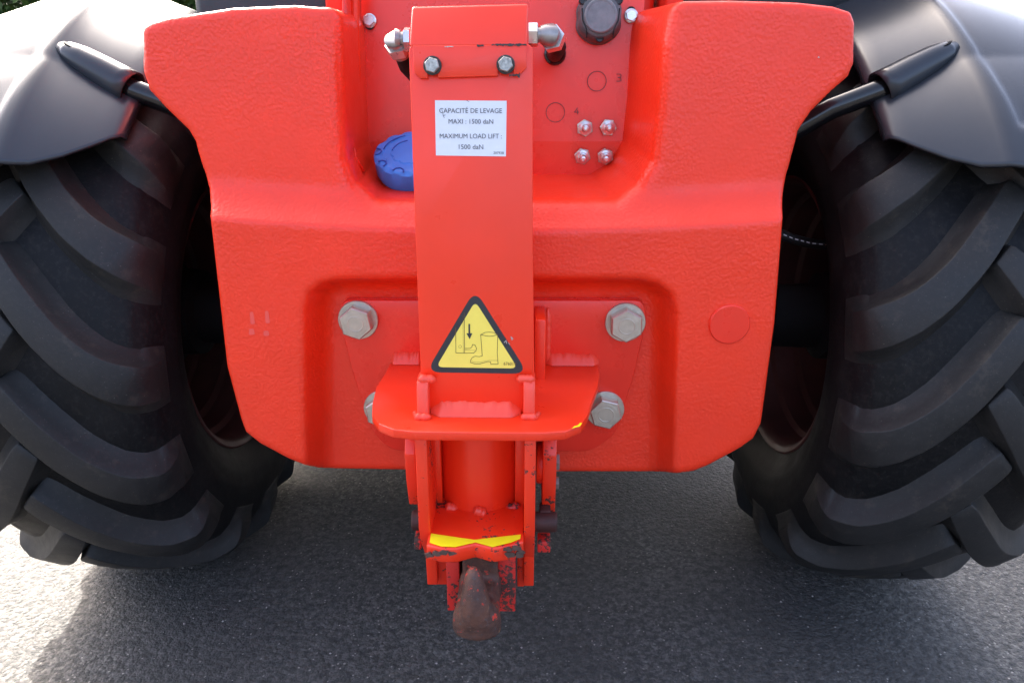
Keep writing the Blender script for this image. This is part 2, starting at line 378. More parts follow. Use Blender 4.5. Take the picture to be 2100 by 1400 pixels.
# ------------------------------------------------------------------ rear panel in the recess
YP = 1.485
bend = P(1000, 290, YP).z
top = [P(738,-40,YP),P(738,120,YP),P(742,290,YP),P(1303,290,YP),P(1310,190,YP),P(1322,40,YP),P(1326,-40,YP)]
for p in top: p.y += (p.z-bend)*.06
bot = [P(742,290,YP),P(750,352,YP),P(775,371,YP),P(1268,366,YP),P(1296,342,YP),P(1303,290,YP)]
for p in bot: p.y += (bend-p.z)*.05
mb = MB(); mb.v = top+bot[1:5]; n = len(top); mb.f = [tuple(range(n)), (2, n, n+1, n+2, n+3, 3)]
PAN = mb.build('rear_panel', M['panel'], T, smooth=False); sm = PAN.modifiers.new('thickness', 'SOLIDIFY'); sm.thickness = .005; sm.offset = 1
PAN['label'] = 'smooth red sheet metal panel behind the hitch'
def pp(px, py, off=0):                                # point on the panel
    z = P(px, py, YP).z; s = .06 if z > bend else -.05
    return PL(px, py, YP, bend, s, off)
nu, nl = Vector((0,-1,.07)).normalized(), Vector((0,-1,-.12)).normalized()
NO = .0065
for i, (px, py) in enumerate(((1224,167),(1139,231))):
    c = pp(px, py, NO); mb = MB(); n = 48; u = Vector((0,.07,1)).normalized(); v = []; f = []
    for k in range(n):
        a = 2*math.pi*k/n; d = Vector((math.cos(a),0,0))+u*math.sin(a); v += [c+d*.0180, c+d*.0168]
        f.append((2*k, 2*k+1, (2*k+3) % (2*n), (2*k+2) % (2*n)))
    MB().add(v, f).build('knockout_ring', M['grime'], PAN, smooth=False)
up = Vector((0,.07,1)).normalized()
def strokes(name, pl, pt, wd, nrm, mat, parent):      # poly-lines drawn as thin flat strips; pt maps 2-D to 3-D
    mb = MB()
    for line in pl:
        q = [Vector(pt(*p)) for p in line]
        for i in range(len(q)-1):
            d = (q[i+1]-q[i]).normalized(); s = d.cross(nrm).normalized()*wd/2; a, b = q[i]-d*wd*.4, q[i+1]+d*wd*.4
            mb.add([a-s, a+s, b+s, b-s], [(0,1,2,3)])
    return mb.build(name, mat, parent, smooth=False)
strokes('number_mark', [[(1265,152.5),(1271,152.5),(1273.5,154.5),(1273.5,157.5),(1271.5,159.5),(1273.5,161.5),(1273.5,165),(1271,167),(1265,167)],[(1267.5,159.5),(1271.5,159.5)]], lambda a, b: pp(a, b, NO), .0013, nu, M['ink'], PAN)
strokes('number_mark', [[(1184,222),(1178.5,230.5),(1187,230.5)],[(1184.5,226.5),(1184.5,234.5)]], lambda a, b: pp(a, b, NO), .0013, nu, M['ink'], PAN)
# grease fittings
for (px, py, nn, a0) in ((1199,263,nu,.1),(1247,262,nu,.45),(1194,320,nl,.3),(1241,320,nl,.15)):
    o = pp(px, py, .005); h = MB().hexa(o, nn, .0162, .008, a0, .12).build('grease_fitting', M['zinc'], T, smooth=False)
    MB().lathe([(.0128,.008),(.0128,.010),(.0092,.0115),(.0092,.018),(.0072,.019),(.0058,.022),(.0064,.0245),(.0056,.0275),(.0028,.0285),(.0026,.0275),(0,.0275)], o, nn, 24).build('nipple', M['steel'], h, angle=30)
# panel bolts with slots
for (px, py) in ((758,43),(1294,33)):
    o = pp(px, py, .005); h = MB().lathe([(.0125,0),(.0125,.002),(.0105,.003)], o, nu, 24).hexa(o+nu*.003, nu, .0105, .008, .2).build('panel_bolt', M['steel'], T, smooth=False)
    s = pp(px, py-(9 if px > 1000 else -9), .0055); MB().lathe([(.0085,0),(.0085,.0006)], s, nu, 20).build('bolt_slot', M['hole'], h, smooth=False)
# trailer socket
o = pp(1227, 40, .004)
def flat(qa, h): return 1-.10*max(0, math.cos(2*(qa-math.pi/2)))**6 if h < .046 else 1
SOC = MB().lathe([(.044,0),(.044,.006),(.0415,.010),(.0415,.030),(.039,.040),(.034,.046),(.031,.047)], o, nu, 56, 0, flat).build('trailer_socket', M['greyplastic'], T, angle=28)
SOC['label'] = 'grey round trailer socket with spring lid'
MB().lathe([(.029,.046),(.029,.0525),(.027,.0545),(.024,.0545),(.0235,.054),(0,.054)], o, nu, 40).build('socket_lid', M['lidplastic'], SOC, angle=25)
for dx, dz in ((-.0315,.0255),(.0315,.0255),(0,-.0365)):
    p = o+Vector((dx,0,0))+up*dz
    MB().lathe([(.0072,.03),(.0072,.0435),(.0058,.0445),(.0052,.041),(0,.041)], p, nu, 18).build('screw', M['black'], SOC, angle=25)
for sgn in (-1, 1):
    a = [o+Vector((sgn*x,0,0))+up*z+nu*d for x, z, d in ((.033,.012,.0462),(.031,-.008,.0465),(.024,-.022,.0462),(.0235,-.036,.0425))]
    MB().tube(a, .0011, 6).build('lid_seam', M['hole'], SOC)
# grommet
o = pp(1138, 111, .005)
MB().lathe([(.0205,0),(.0205,.004),(.0195,.008),(.016,.010),(.015,.008),(.0145,.016),(.012,.022),(0,.024)], o, nu, 36).build('rubber_grommet', M['blackgloss'], T, angle=40)
# moulded channel and pipe at the left of the panel
mb = MB(); a = [P(727,-40,1.44),P(727,60,1.44),P(731,150,1.44),P(735,172,1.44)]
mb.tube(a, [.0085,.0085,.0085,.004], 16).build('red_pipe', M['red'], T)
mb = MB(); edge = [(700,-40),(704,120),(712,230),(726,320),(745,352)]; inn = [(722,-40),(728,120),(736,230),(744,310),(750,352)]
v = [P(x, y, 1.36) for x, y in edge]+[P(x, y, 1.475) for x, y in inn]+[P(x+14, y, 1.49) for x, y in inn]
mb.add(v, [(i, i+1, i+6, i+5) for i in range(4)]+[(i+5, i+6, i+11, i+10) for i in range(4)])
o = mb.build('channel_cover', M['panel'], T); o.modifiers.new('thickness', 'SOLIDIFY').thickness = .003

MB().tube([P(736,172,1.478),P(740,250,1.478),P(744,310,1.477),P(748,342,1.47),P(754,356,1.45),P(775,366,1.43),P(800,369,1.42)], [.002,.004,.005,.005,.004,.0025,.002], 8).build('gap_shade_strip', M['hole'], T)  # black strip stands in for the shade inside the groove beside the panel
# ------------------------------------------------------------------ blue filler cap
c = P(846, 316, 1.40); ax = Vector((0,-.46,.89)).normalized()
def lobes(qa, h): return 1-.085*(abs(math.cos(6*qa+.3))**4) if h > .0 else 1
prof = [(.050,-.044),(.052,-.040),(.0655,-.037),(.0690,-.028),(.0700,.0),(.0690,.0035),(.0660,.0055),(.055,.0062),(.053,.0045),(.040,.0040),(.038,.0060),(0,.0072)]
FC = MB().lathe(prof, c, ax, 120, 0, lobes).build('filler_cap', M['blue'], T, angle=28); FC['label'] = 'blue scalloped plastic filler cap'
MB().lathe([(.047,-.080),(.047,-.03)], c, ax, 40).build('filler_neck', M['bluedark'], FC)
sd1 = Vector((1,0,0)); u1 = ax.cross(sd1) * -1
if u1.z < 0: u1 = -u1
for k in range(5):
    a = R(200+36*k-18); d = sd1*math.cos(a)+u1*math.sin(a); s = ax.cross(d)
    q = [c+d*.0655+s*(-.010)+ax*.0065, c+d*.058+s*(-.007)+ax*.0065, c+d*.055+ax*.0068, c+d*.058+s*.007+ax*.0065, c+d*.0655+s*.010+ax*.0065]
    MB().tube(q, .0013, 6).build('grip_rib', M['bluedark'], FC)
for r0 in (.030,.044):
    q = [c+(sd1*math.cos(R(a))+u1*math.sin(R(a)))*r0*1.2+ax*.0066 for a in range(110, 176, 8)]
    MB().tube(q, .0010, 6).build('grip_rib', M['bluedark'], FC)
o = MB().lathe([(.060,0),(.060,.002)], P(836, 391, 1.40)+Vector((0,.02,.002)), (0,0,1), 40).build('filler_opening', M['hole'], T)

# ------------------------------------------------------------------ hitch mast with cap
MY, MZ, MS = 1.078, .68, .09
def mp(px, py, off=0): return PL(px, py, MY, MZ, MS, off)
mn = Vector((0,-1,MS)).normalized(); mu = Vector((0,MS,1)).normalized()
pts = rounded([mp(838,90),mp(1093,90),mp(1092.5,500),mp(1097,846),mp(866,846),mp(852,480)], [.012,.012,0,0,0,0])
MAST = MB().prism(pts, -mn*.085).build('hitch_mast', M['red'], T, bevel=.0012); MAST['label'] = 'tall flat red hitch plate carrying two stickers'
# cap: flap with two bolt notches + folded head
fl = [(846,94),(1079,92),(1080,140),(1066,154),(1054,155),(1053,143),(1021,143),(1021,156),(898,160),(898,150),(877,150),(877,161),(862,161),(850,150)]
CAP = MB().prism([mp(x, y, .006) for x, y in fl], -mn*.0055).build('mast_cap', M['red'], MAST, bevel=.0008)
hd = [mp(839,94,.0062),mp(1081,93,.0062),mp(1080,5,.0062)+Vector((0,.022,0)),mp(847,11,.0062)+Vector((0,.022,0))]
hd = [mp(839,96,.0062),mp(1081,94,.0062)]+rounded([mp(1083,6,.0062)+Vector((0,.02,0)),mp(840,12,.0062)+Vector((0,.02,0))], 0)
MB().prism(hd, (0,.095,.004)).build('cap_head', M['red'], MAST, bevel=.0035, seg=3)
for (px, py) in ((887,135),(1037,133)):
    o = mp(px, py, .0065)
    h = MB().lathe([(.0128,0),(.0128,.0022),(.0118,.003)], o, mn, 28).build('cap_bolt', M['grime'], MAST, angle=25)
    MB().hexa(o+mn*.003, mn, .0106, .008, .25).build('bolt_head', M['speck'], MAST, smooth=False)
# scratches along the fold of the cap
for (x0, x1, y, hh, m_) in ((1008,1080,92.5,.0022,'grime'),(978,992,93.5,.0022,'grime'),(912,930,96.5,.0012,'primer'),(1044,1066,154,.004,'grime')):
    mb = MB(); n = max(4, int((x1-x0)/3))
    tp = [mp(x0+(x1-x0)*i/n, y, .0071 if y < 120 else .0068)+mu*random.uniform(.1, 1)*hh for i in range(n+1)]; bt = [mp(x0+(x1-x0)*i/n, y, .0071 if y < 120 else .0068)-mu*random.uniform(.1, 1)*hh for i in range(n+1)]
    mb.add(tp+bt, [(i, i+1, n+2+i, n+1+i) for i in range(n)]).build('scratch', M[m_], MAST, smooth=False)
# capacity label
LB = MB().prism([mp(892,206,.0006),mp(1039,207,.0006),mp(1037.5,321,.0006),mp(894,319,.0006)], -mn*.0005).build('capacity_label', M['label'], T, smooth=False)
LB['label'] = 'white rectangular lifting capacity label with black print'
def label_text(s, x0, x1, yb, yt, mat, par, name='lettering', off=.0009):
    a, b, t_ = mp(x0, yb, off), mp(x1, yb+.4, off), mp(x0, yt, off)
    text(s, name, (a+b)/2, b-a, mu, (b-a).length, (t_-a).length, M[mat], par)
label_text('CAPACITÉ DE LEVAGE', 901, 1029.5, 232, 219.5, 'greyink', LB)
label_text('MAXI : 1500 daN', 920, 1011.5, 254, 244.3, 'greyink', LB)
label_text('MAXIMUM LOAD LIFT :', 902, 1029, 284, 274.3, 'greyink', LB)
label_text('1500 daN', 941, 991, 306, 296.3, 'greyink', LB)
label_text('207928', 1012, 1033, 316, 311, 'greyink', LB)
for (x0, y0, x1, y1) in ((908,233,909,237),(909,237,911,242),(909,238,913,236),(957,206.5,962,209),(906,225,908,231)):
    strokes('scuff', [[(x0,y0),(x1,y1)]], lambda a, b: mp(a, b, .0011), .0006, mn, M['greyink'], LB)
# warning sticker
tri = [mp(974,594,.0005),mp(1083,766.5,.0005),mp(874,763,.0005)]
WS = MB().prism(rounded(tri, .0135, 8), -mn*.0004).build('warning_sticker', M['ink'], T, smooth=False)
WS['label'] = 'triangular yellow warning sticker with a boot and a falling hook'
cen = sum(tri, Vector())/3
tri2 = [cen+(p-cen)*.80+mn*.0006 for p in tri]
MB().prism(rounded(tri2, .0065, 6), -mn*.0004).build('yellow_field', M['yellow'], WS, smooth=False)
zp = lambda a, b: mp(860+a/7, 580+b/7, .0013)
L1 = [[(520,640),(525,1003),(650,1007),(645,432)],
      [(650,940),(725,940),(752,925),(765,882),(800,892),(820,935),(812,975),(780,1004),(650,1007)],
      [(880,742),(940,712),(1003,704),(1065,712),(1125,740)],[(880,742),(950,758),(1003,765),(1060,760),(1125,740)],
      [(1125,740),(1118,1000),(1130,1165),(1025,1165),(1025,1135),(985,1128),(940,1140),(870,1160),(800,1162),(735,1142),(735,1110),(760,1070),(800,1050),(860,1058),(903,1045),(880,742)]]
strokes('pictogram', L1, zp, .00085, mn, M['brownink'], WS)
strokes('pictogram', [[(745,1125),(800,1138),(870,1138),(930,1125),(1000,1112),(1125,1112)],[(626,470),(632,1003)],[(650,962),(800,968)],
        [(565,905),(585,890),(605,905),(605,925),(585,935),(565,925),(565,905)]], zp, .0004, mn, M['brownink'], WS)
ar = [zp(*p)+mn*.0002 for p in ((705,588),(728,588),(730,722),(762,722),(721,806),(676,722),(705,722))]
mesh('arrow_mark', ar, [(0,1,2,6),(3,4,5),(2,3,5,6)], M['ink'], WS, smooth=False)
label_text('676019', 1033, 1058, 748.5, 742, 'brownink', WS, off=.0014)
for (x0, y0, x1, y1) in ((1034,702,1038,698),(1038,698,1039,704),(1048,690,1050,697),(1050,692,1052,695),(1043,703,1045,706)):
    strokes('scuff', [[(x0,y0),(x1,y1)]], lambda a, b: mp(a, b, .0016), .0011, mn, M['primer'], WS)
# hydraulic elbows either side of the head
Yh = 1.165
def elbow(sg, xs, ycen, mats):
    a = [P(x, ycen, Yh) for x in xs]; X = Vector((sg, 0, 0))
    e = MB().hexa(a[0], X, .0165, abs(a[1].x-a[0].x), .26, .08).build('hydraulic_elbow', M['steel'], T, smooth=False)
    n_ = MB().tube([a[1], a[2]], .0105, 18).build('elbow_neck', M['dull'], e, angle=40)
    dv = Vector((.25*sg, .80, -.30)) if sg > 0 else Vector((.18, .62, -.62)).normalized(); c = a[3]
    q = [a[2]-X*.003, a[2]+X*.004, c, c+dv*.012, c+dv*.030]
    MB().tube(q, [.0125,.0145,.016,.0145,.013], 20).build('elbow_body', M['dull'], e, angle=50)
    MB().hexa(c+dv*.008, dv, .0192, .015, .3, .1).build('hex_nut', M['steel'], e, smooth=False)
    MB().tube([c+dv*.02, c+dv*.05, pp(1138,111,.02) if sg > 0 else c+dv*.16+Vector((.05,.06,-.02))], [.011,.013,.0145], 16).build('hose', M['rubber'], e)
elbow(1, (1084,1103,1113,1128), 72, None)
elbow(-1, (842,829,818,810), 81, None)

# ------------------------------------------------------------------ mounting bracket, bolts, cheeks
YB = 1.295
br = [P(x, y, YB) for x, y in ((700,616),(1320,616),(1326,655),(1300,770),(1262,890),(1215,925),(800,925),(760,880),(722,760),(696,655))]
BR = MB().prism(rounded(br, [.02,.02,.03,0,.05,.06,.06,.05,0,.03]), (0,.022,0)).build('mounting_plate', M['panel'], T, bevel=.002)
BR['label'] = 'red trapezoid mounting plate held by four big bolts'
for (px, py, a0) in ((735,655,.18),(1282,660,.02),(786,836,.1),(1240,838,.28)):
    o = P(px, py, YB); nn = Vector((0,-1,0))
    wsh = MB().lathe([(.0365,0),(.0365,.0035),(.0355,.0045),(.024,.0045)], o, nn, 40).build('mounting_bolt', M['zinc'], T, angle=30)
    MB().lathe([(.0308,0),(.0308,.0205),(.0285,.0225)], o+nn*.0045, nn, 6, a0).build('bolt_head', M['zinc'], wsh, smooth=False)
    MB().lathe([(.0215,.0225),(.0212,.0227),(.0150,.0227),(.0145,.0230),(.0135,.0230),(.0130,.0227),(0,.0227)], o+nn*.0045, nn, 40).build('grade_ring', M['zinc'], wsh, angle=20)
# the two cheeks behind the mast
for px, w_ in ((1107,.018),(885,.018)):
    x = P(px, 690, 1.29).x
    MB().box((x-w_/2, 1.215, P(0,750,1.29).z-.06), (x+w_/2, YB, P(0,622,1.29).z)).build('mast_cheek', M['red'], T, bevel=.003)

def bead(a, b, r, name, parent, n=26, amp=.25, mat='weld', sag=0):
    a, b = Vector(a), Vector(b); q = []; rr = []
    for i in range(n+1):
        t = i/n; q.append(a.lerp(b, t)+Vector((random.uniform(-1,1), random.uniform(-1,1), random.uniform(-1,1)))*r*.06)
        rr.append(r*(1-amp*.5+amp*random.random())*(min(1, .35+4*min(t, 1-t))))
    return MB().tube(q, rr, 14).build(name, M[mat], parent, angle=80)
x = P(1112,690,1.29).x+.010
bead((x, YB-.002, P(0,625,1.29).z), (x, YB-.002, P(0,740,1.29).z), .006, 'weld_bead', BR)

# ------------------------------------------------------------------ shelf with gussets and welds
ZS = .678
oc = [(802,741),(790,765),(772,792),(764,826),(763,850),(776,868),(806,880),(850,885),(1110,887),(1160,884),(1192,871),(1205,850),(1214,822),(1226,790),(1229,765),(1224,741)]
op = [PZ(x, y, ZS) for x, y in oc]
SH = MB().prism(rounded(op, .012, 3), (0,0,-.0145)).build('hitch_shelf', M['red'], T, bevel=.0015); SH['label'] = 'red horizontal shelf plate with rounded front corners'
mbs = [PZ(x, y, ZS+.001) for x, y in ((1172,879),(1178,873),(1184,872),(1190,866),(1194,867),(1189,874),(1180,876))]
mesh('paint_dab', mbs, [tuple(range(7))], M['yellowpaint'], SH, smooth=False)
def fillet(a, b, yb, hh, dd, parent):                 # fillet weld between the shelf and an upright face at y = yb
    n = 34; v = []; zs = a.z
    for i in range(n+1):
        t = i/n; x = a.x+(b.x-a.x)*t; j = random.uniform(-1,1)*.0011; e = .35+.65*min(1, 9*min(t, 1-t)); k = random.uniform(.9,1.1)
        v += [Vector((x, yb-dd*e+j*.3, zs+.0004)), Vector((x, yb-dd*.92*e, zs+hh*.16*e)), Vector((x, yb-dd*.5*e, zs+hh*.56*e+j)), Vector((x, yb-dd*.12*e, zs+hh*.92*e*k+j)), Vector((x, yb+.003, zs+hh*e*k))]
    m = 5; f = [(m*i+k, m*i+k+1, m*i+k+m+1, m*i+k+m) for i in range(n) for k in range(m-1)]
    return MB().add(v, f).build('weld_bead', M['weld'], parent, angle=75)
fillet(PZ(797,752,ZS), PZ(866,751,ZS), YB, .019, .017, SH)
fillet(PZ(1118,752,ZS), PZ(1230,754,ZS), YB, .019, .017, SH)
fillet(PZ(884,846,ZS), PZ(1068,847,ZS), MY, .019, .018, SH)
for xa in (867.5, 1085):
    c0 = PZ(xa, 856, ZS); yb_ = MY; w_ = .0090
    zt = mp(xa, 775).z
    sidep = [(c0.y-.003, ZS), (c0.y-.001, ZS+.010), (yb_-.016, zt-.012), (yb_-.010, zt), (yb_+.02, zt+.004), (yb_+.02, ZS)]
    MB().prism([Vector((c0.x-w_, y, z)) for y, z in sidep], (2*w_,0,0)).build('gusset', M['weld'], SH, bevel=.002)
    bead((c0.x-.013, c0.y-.004, ZS+.003), (c0.x+.013, c0.y-.004, ZS+.003), .0065, 'weld_bead', SH, 10)
    s_ = 1 if xa < 1000 else -1
    bead((c0.x-s_*.008, yb_-.006, zt+.003), (c0.x+s_*.020, yb_-.001, zt+.001), .0068, 'weld_bead', SH, 10)
    bead((c0.x-s_*.0095, c0.y, ZS+.001), (c0.x-s_*.016, yb_, ZS+.001), .004, 'weld_bead', SH, 8)

# ------------------------------------------------------------------ hook frame under the shelf
ZU = ZS-.0145
def xat(px, Y, py=1000): return P(px, py, Y).x
def zat(py, Y): return P(1000, py, Y).z
FRM = None
for (x0, x1) in ((855,879),(1075,1098)):
    xa, xb = xat(x0, 1.03), xat(x1, 1.03)
    sp_ = [(1.03, ZU), (1.028, zat(1085,1.03)), (1.045, zat(1120,1.04)), (1.085, zat(1140,1.085)), (1.09, zat(1200,1.09)), (1.15, zat(1200,1.09)), (1.19, .47), (1.19, ZU)]
    o = MB().prism([Vector((xa, y, z)) for y, z in sp_], (xb-xa,0,0)).build('hook_side_plate', M['chip'], T, bevel=.0015)
    FRM = FRM or o
xm = xat(980, 1.1); rc = .0665
CYL = MB().lathe([(rc, .462), (rc, ZU)], (xm, 1.098+rc, 0), (0,0,1), 64).build('hook_cylinder', M['red'], T, angle=50)
for x0, x1 in ((880,907),(1056,1079)):
    MB().box((xat(x0,1.13), 1.125, .462), (xat(x1,1.13), 1.20, ZU)).build('cylinder_guide', M['red'], T, bevel=.002)
for px, py in ((912,1040),(984,1047)):
    c = P(px+(14 if px < 950 else 0), py, 1.098+ (.016 if px < 950 else 0)); bead(c+Vector((-.011,-.002,.004)), c+Vector((.012,-.004,-.003)), .0085, 'weld_bead', CYL, 10)
c = P(1050, 1040, 1.12); bead(c+Vector((-.012,-.002,-.004)), c+Vector((.014,-.004,.006)), .008, 'weld_bead', CYL, 10, mat='worn')
MB().box((xat(884,1.2), 1.215, .47), (xat(1078,1.2), 1.23, ZU)).build('hook_back_plate', M['red'], T, bevel=.002)
# bottom lip plate, slightly hollow, with a notched front
ZL = .484
fr_ = [(874,1117),(905,1124),(935,1124),(975,1114),(1010,1124),(1045,1119),(1074,1110)]
fp = [PZ(x, y, ZL) for x, y in fr_]
lp = [Vector((xat(879,1.06), 1.19, ZL))]+fp+[Vector((xat(1076,1.06), 1.19, ZL))]
LIP = MB().prism(lp, (0,0,-.027)).build('hook_lip', M['chip'], T, bevel=.003); LIP['label'] = 'chipped red lip plate with a yellow stripe'
yl = [(884,1093),(972,1106),(1068,1095),(1067,1104),(1047,1112),(1010,1121),(975,1111.5),(934,1121),(905,1120),(881,1112)]
yv = [PZ(x, y, ZL+.0012) for x, y in yl]
mesh('yellow_stripe', yv, [(0,1,6,7,8,9),(1,2,3,4,5,6)], M['yellowpaint'], LIP, smooth=False)
for (cx, cyy, n_) in ((903,1135,5),(1045,1130,6)):
    for k in range(n_):
        px, py = cx+random.uniform(-28,26), cyy+random.uniform(-6,10); c = P(px, py, (fp[1].y if px < 970 else fp[4].y)-.0006-.0004*k)
        v = []
        for j in range(9):
            a = 2*math.pi*j/9; v.append(c+Vector((math.cos(a)*.0075*random.uniform(.5,1.3), 0, math.sin(a)*.005*random.uniform(.5,1.2))))
        MB().prism(v, (0,.004,0)).build('bare_patch', M['barebrown'], LIP, smooth=False)
# outer cheeks
for (x0, x1, yb) in ((834,856,1036),(1112,1140,1048)):
    xa, xb = xat(x0, 1.13), xat(x1, 1.13)
    sp_ = [(1.14, zat(895,1.14)), (1.125, zat(930,1.13)), (1.128, zat(985,1.13)), (1.145, zat(yb,1.145)), (1.23, zat(yb,1.145)-.005), (1.29, .52), (1.29, .66)]
    CH = MB().prism([Vector((xa, y, z)) for y, z in sp_], (xb-xa,0,0)).build('pivot_cheek', M['chip'], T, bevel=.002)
    if x0 > 1000:
        for py, r_ in ((945,.015),(988,.011)):
            c = Vector((xb, 1.15, zat(py,1.15))); MB().hexa(c, (1,0,0), r_, .006, .2).build('cheek_bolt', M['dull'], CH, smooth=False)
        MB().lathe([(.034,0),(.036,.003),(.036,.010),(.033,.013)], (xat(1100,1.13), 1.17, zat(965,1.14)), (1,0,0), 40).build('pivot_washer', M['red'], CH, angle=40)
# pin
zp_ = zat(1080, 1.10)
PIN = MB().lathe([(.014,0),(.0165,.003),(.0165,.225),(.014,.228)], (xat(838,1.10), 1.115, zp_), (1,0,0), 28)
L_ = xat(1145,1.10)-xat(838,1.10)
PIN = MB().lathe([(.0155,0),(.0175,.003),(.0175,L_-.003),(.0155,L_)], (xat(838,1.10), 1.118, zp_), (1,0,0), 28).build('hitch_pin', M['rustpin'], T, angle=30)
MB().box((xat(1104,1.11), 1.105, zat(1128,1.11)), (xat(1131,1.11), 1.135, zat(1106,1.11))).build('pin_keeper', M['worn'], PIN, bevel=.002)
MB().box((xat(845,1.12), 1.11, zat(1122,1.12)), (xat(860,1.12), 1.14, zat(1100,1.12))).build('pin_keeper', M['worn'], PIN, bevel=.002)
MB().box((xat(1107,1.13), 1.12, zat(1062,1.13)), (xat(1130,1.13), 1.15, zat(1040,1.13))).build('pin_keeper', M['rustpin'], PIN, bevel=.002)
# inner guides at the bottom
for (x0, x1, y0, y1) in ((884,913,1150,1196),(1061,1076,1135,1198)):
    MB().box((xat(x0,1.11), 1.105, zat(y1,1.11)), (xat(x1,1.11), 1.15, zat(y0,1.11)+.03)).build('hook_guide', M['chip'], T, bevel=.002)
# hook
HY = .955
tip = P(970, 1176, HY); mid = P(972, 1228, HY-.006); base = P(977, 1282, HY-.004); zb = base.z
def hook_sdf(X, Y, Z):
    t = np.clip((tip.z+.008-Z)/(tip.z+.008-zb), 0, 1.3)
    hwd = .0080+.0245*np.clip(t, 0, 1)**.85                  # half width grows downwards
    xc = tip.x+(base.x-tip.x)*t
    yfr = HY-.004-.020*np.sin(np.clip(t, 0, 1)*2.2)          # bulging nose
    yb_ = HY+.016+.012*t
    q = np.sqrt(((X-xc)/hwd)**2+((Y-(yfr+yb_)/2)/((yb_-yfr)/2))**2)
    d = (q-1)*np.minimum(hwd, (yb_-yfr)/2)*.8
    d = smax(d, Z-(tip.z+.008), .012)
    low = sbox(X, Y, Z, (base.x-.034, HY-.006, zb-.04), (base.x+.034, 1.09, zb+.024), .016)
    d = smin(d, low, .016)
    d = smin(d, sbox(X, Y, Z, (xat(944,1.04), 1.035, zb-.03), (xat(1020,1.04), 1.11, .47), .008), .012)
    return smax(d, (zb-.020)-Z, .010)
pts, q = nets(hook_sdf, (base.x-.06, .89, zb-.05), (base.x+.06, 1.13, .50), .0032)
HK = npmesh('tow_hook', pts, q, M['hook'], T); HK['label'] = 'rusty brown forged pick-up hook'
for (x0, x1) in ((916,943),(1021,1057)):
    MB().box((xat(x0,1.045,1200), 1.045, zat(1253,1.045)), (xat(x1,1.045,1200), 1.10, .462)).build('hook_flank', M['worn'], HK, bevel=.002)

# ------------------------------------------------------------------ wheels
AXY, AXZ, TX = 1.79, .612, .862
prof = [(0,.578),(.06,.577),(.12,.571),(.165,.560),(.195,.542),(.215,.515),(.228,.475),(.232,.435),(.226,.40),(.212,.37),(.198,.348),(.190,.338),(.186,.325)]
pl_ = [0]
for i in range(1, len(prof)): pl_.append(pl_[-1]+math.dist(prof[i], prof[i-1]))
def prf(s):
    s = abs(s); x = np.interp(s, pl_, [p[0] for p in prof]); r = np.interp(s, pl_, [p[1] for p in prof])
    e = .02; x1, r1 = np.interp(s+e, pl_, [p[0] for p in prof]), np.interp(s+e, pl_, [p[1] for p in prof]); s0 = max(0, s-e)
    x0, r0 = np.interp(s0, pl_, [p[0] for p in prof]), np.interp(s0, pl_, [p[1] for p in prof])
    tx, tr = x1-x0, r1-r0; l = math.hypot(tx, tr) or 1
    return x, r, -tr/l, tx/l
def tread(s, c, h, sg):                              # lateral arc length, arc length round the wheel, height -> local point
    x, r, nx, nr = prf(max(s, 0))
    if s < 0: x, nx = s, 0
    x, r = x+h*nx, r+h*nr; a = c/.60
    return Vector((sg*x, -r*math.sin(a), r*math.cos(a)))
def lug(sg):
    S = [-.022,-.012,.03,.07,.11,.15,.185,.205,.225,.25,.275]
    hh = [.034,.039,.042,.042,.042,.042,.040,.034,.023,.011,.001]
    hw = [.020,.024,.026,.027,.028,.030,.034,.037,.039,.041,.041]
    cc = [0,.012,.070,.126,.174,.212,.236,.246,.251,.254,.255]
    tt = np.linspace(0, len(S)-1, 31); i0 = np.clip(tt.astype(int), 0, len(S)-2); fr = tt-i0
    def cat(a):
        a = np.array(a); g = lambda k: a[np.clip(i0+k, 0, len(a)-1)]
        p0, p1, p2, p3 = g(-1), g(0), g(1), g(2)
        return p1+.5*fr*(p2-p0+fr*(2*p0-5*p1+4*p2-p3+fr*(3*(p1-p2)+p3-p0)))
    S, hh, hw, cc = cat(S), cat(hh), cat(hw), cat(cc)
    v = []; f = []
    for i, s in enumerate(S):
        j0, j1 = max(0, i-1), min(len(S)-1, i+1); d = Vector((S[j1]-S[j0], cc[j1]-cc[j0])).normalized(); nx, ny = -d.y, d.x
        for k, h in ((-2.5,-.010),(-1.75,hh[i]*.12),(-1.28,hh[i]*.5),(-1.02,hh[i]),(1.02,hh[i]),(1.25,hh[i]*.5),(1.6,hh[i]*.12),(2.2,-.010)):
            v.append(tread(s+nx*hw[i]*k*.9, cc[i]+ny*hw[i]*k, h, sg))
    n = 8
    for i in range(len(S)-1):
        for k in range(n-1): f.append((i*n+k, i*n+k+1, (i+1)*n+k+1, (i+1)*n+k))
    f += [tuple(range(n-1,-1,-1)), tuple((len(S)-1)*n+k for k in range(n))]
    me = bpy.data.meshes.new('tread_lug'); me.from_pydata([tuple(p) for p in v], [], f)
    bm = bmesh.new(); bm.from_mesh(me); bmesh.ops.recalc_face_normals(bm, faces=bm.faces)
    es = [e for e in bm.edges if len(e.link_faces) == 2 and e.calc_face_angle(0) > R(38)]
    bmesh.ops.bevel(bm, geom=es, offset=.003, segments=2, profile=.5, affect='EDGES', clamp_overlap=True)
    bm.to_mesh(me); bm.free(); me.polygons.foreach_set('use_smooth', [True]*len(me.polygons)); me.set_sharp_from_angle(angle=R(40))
    me.materials.append(M['lugrubber']); return me
LUG = {1: lug(1), -1: lug(-1)}
NL = 16
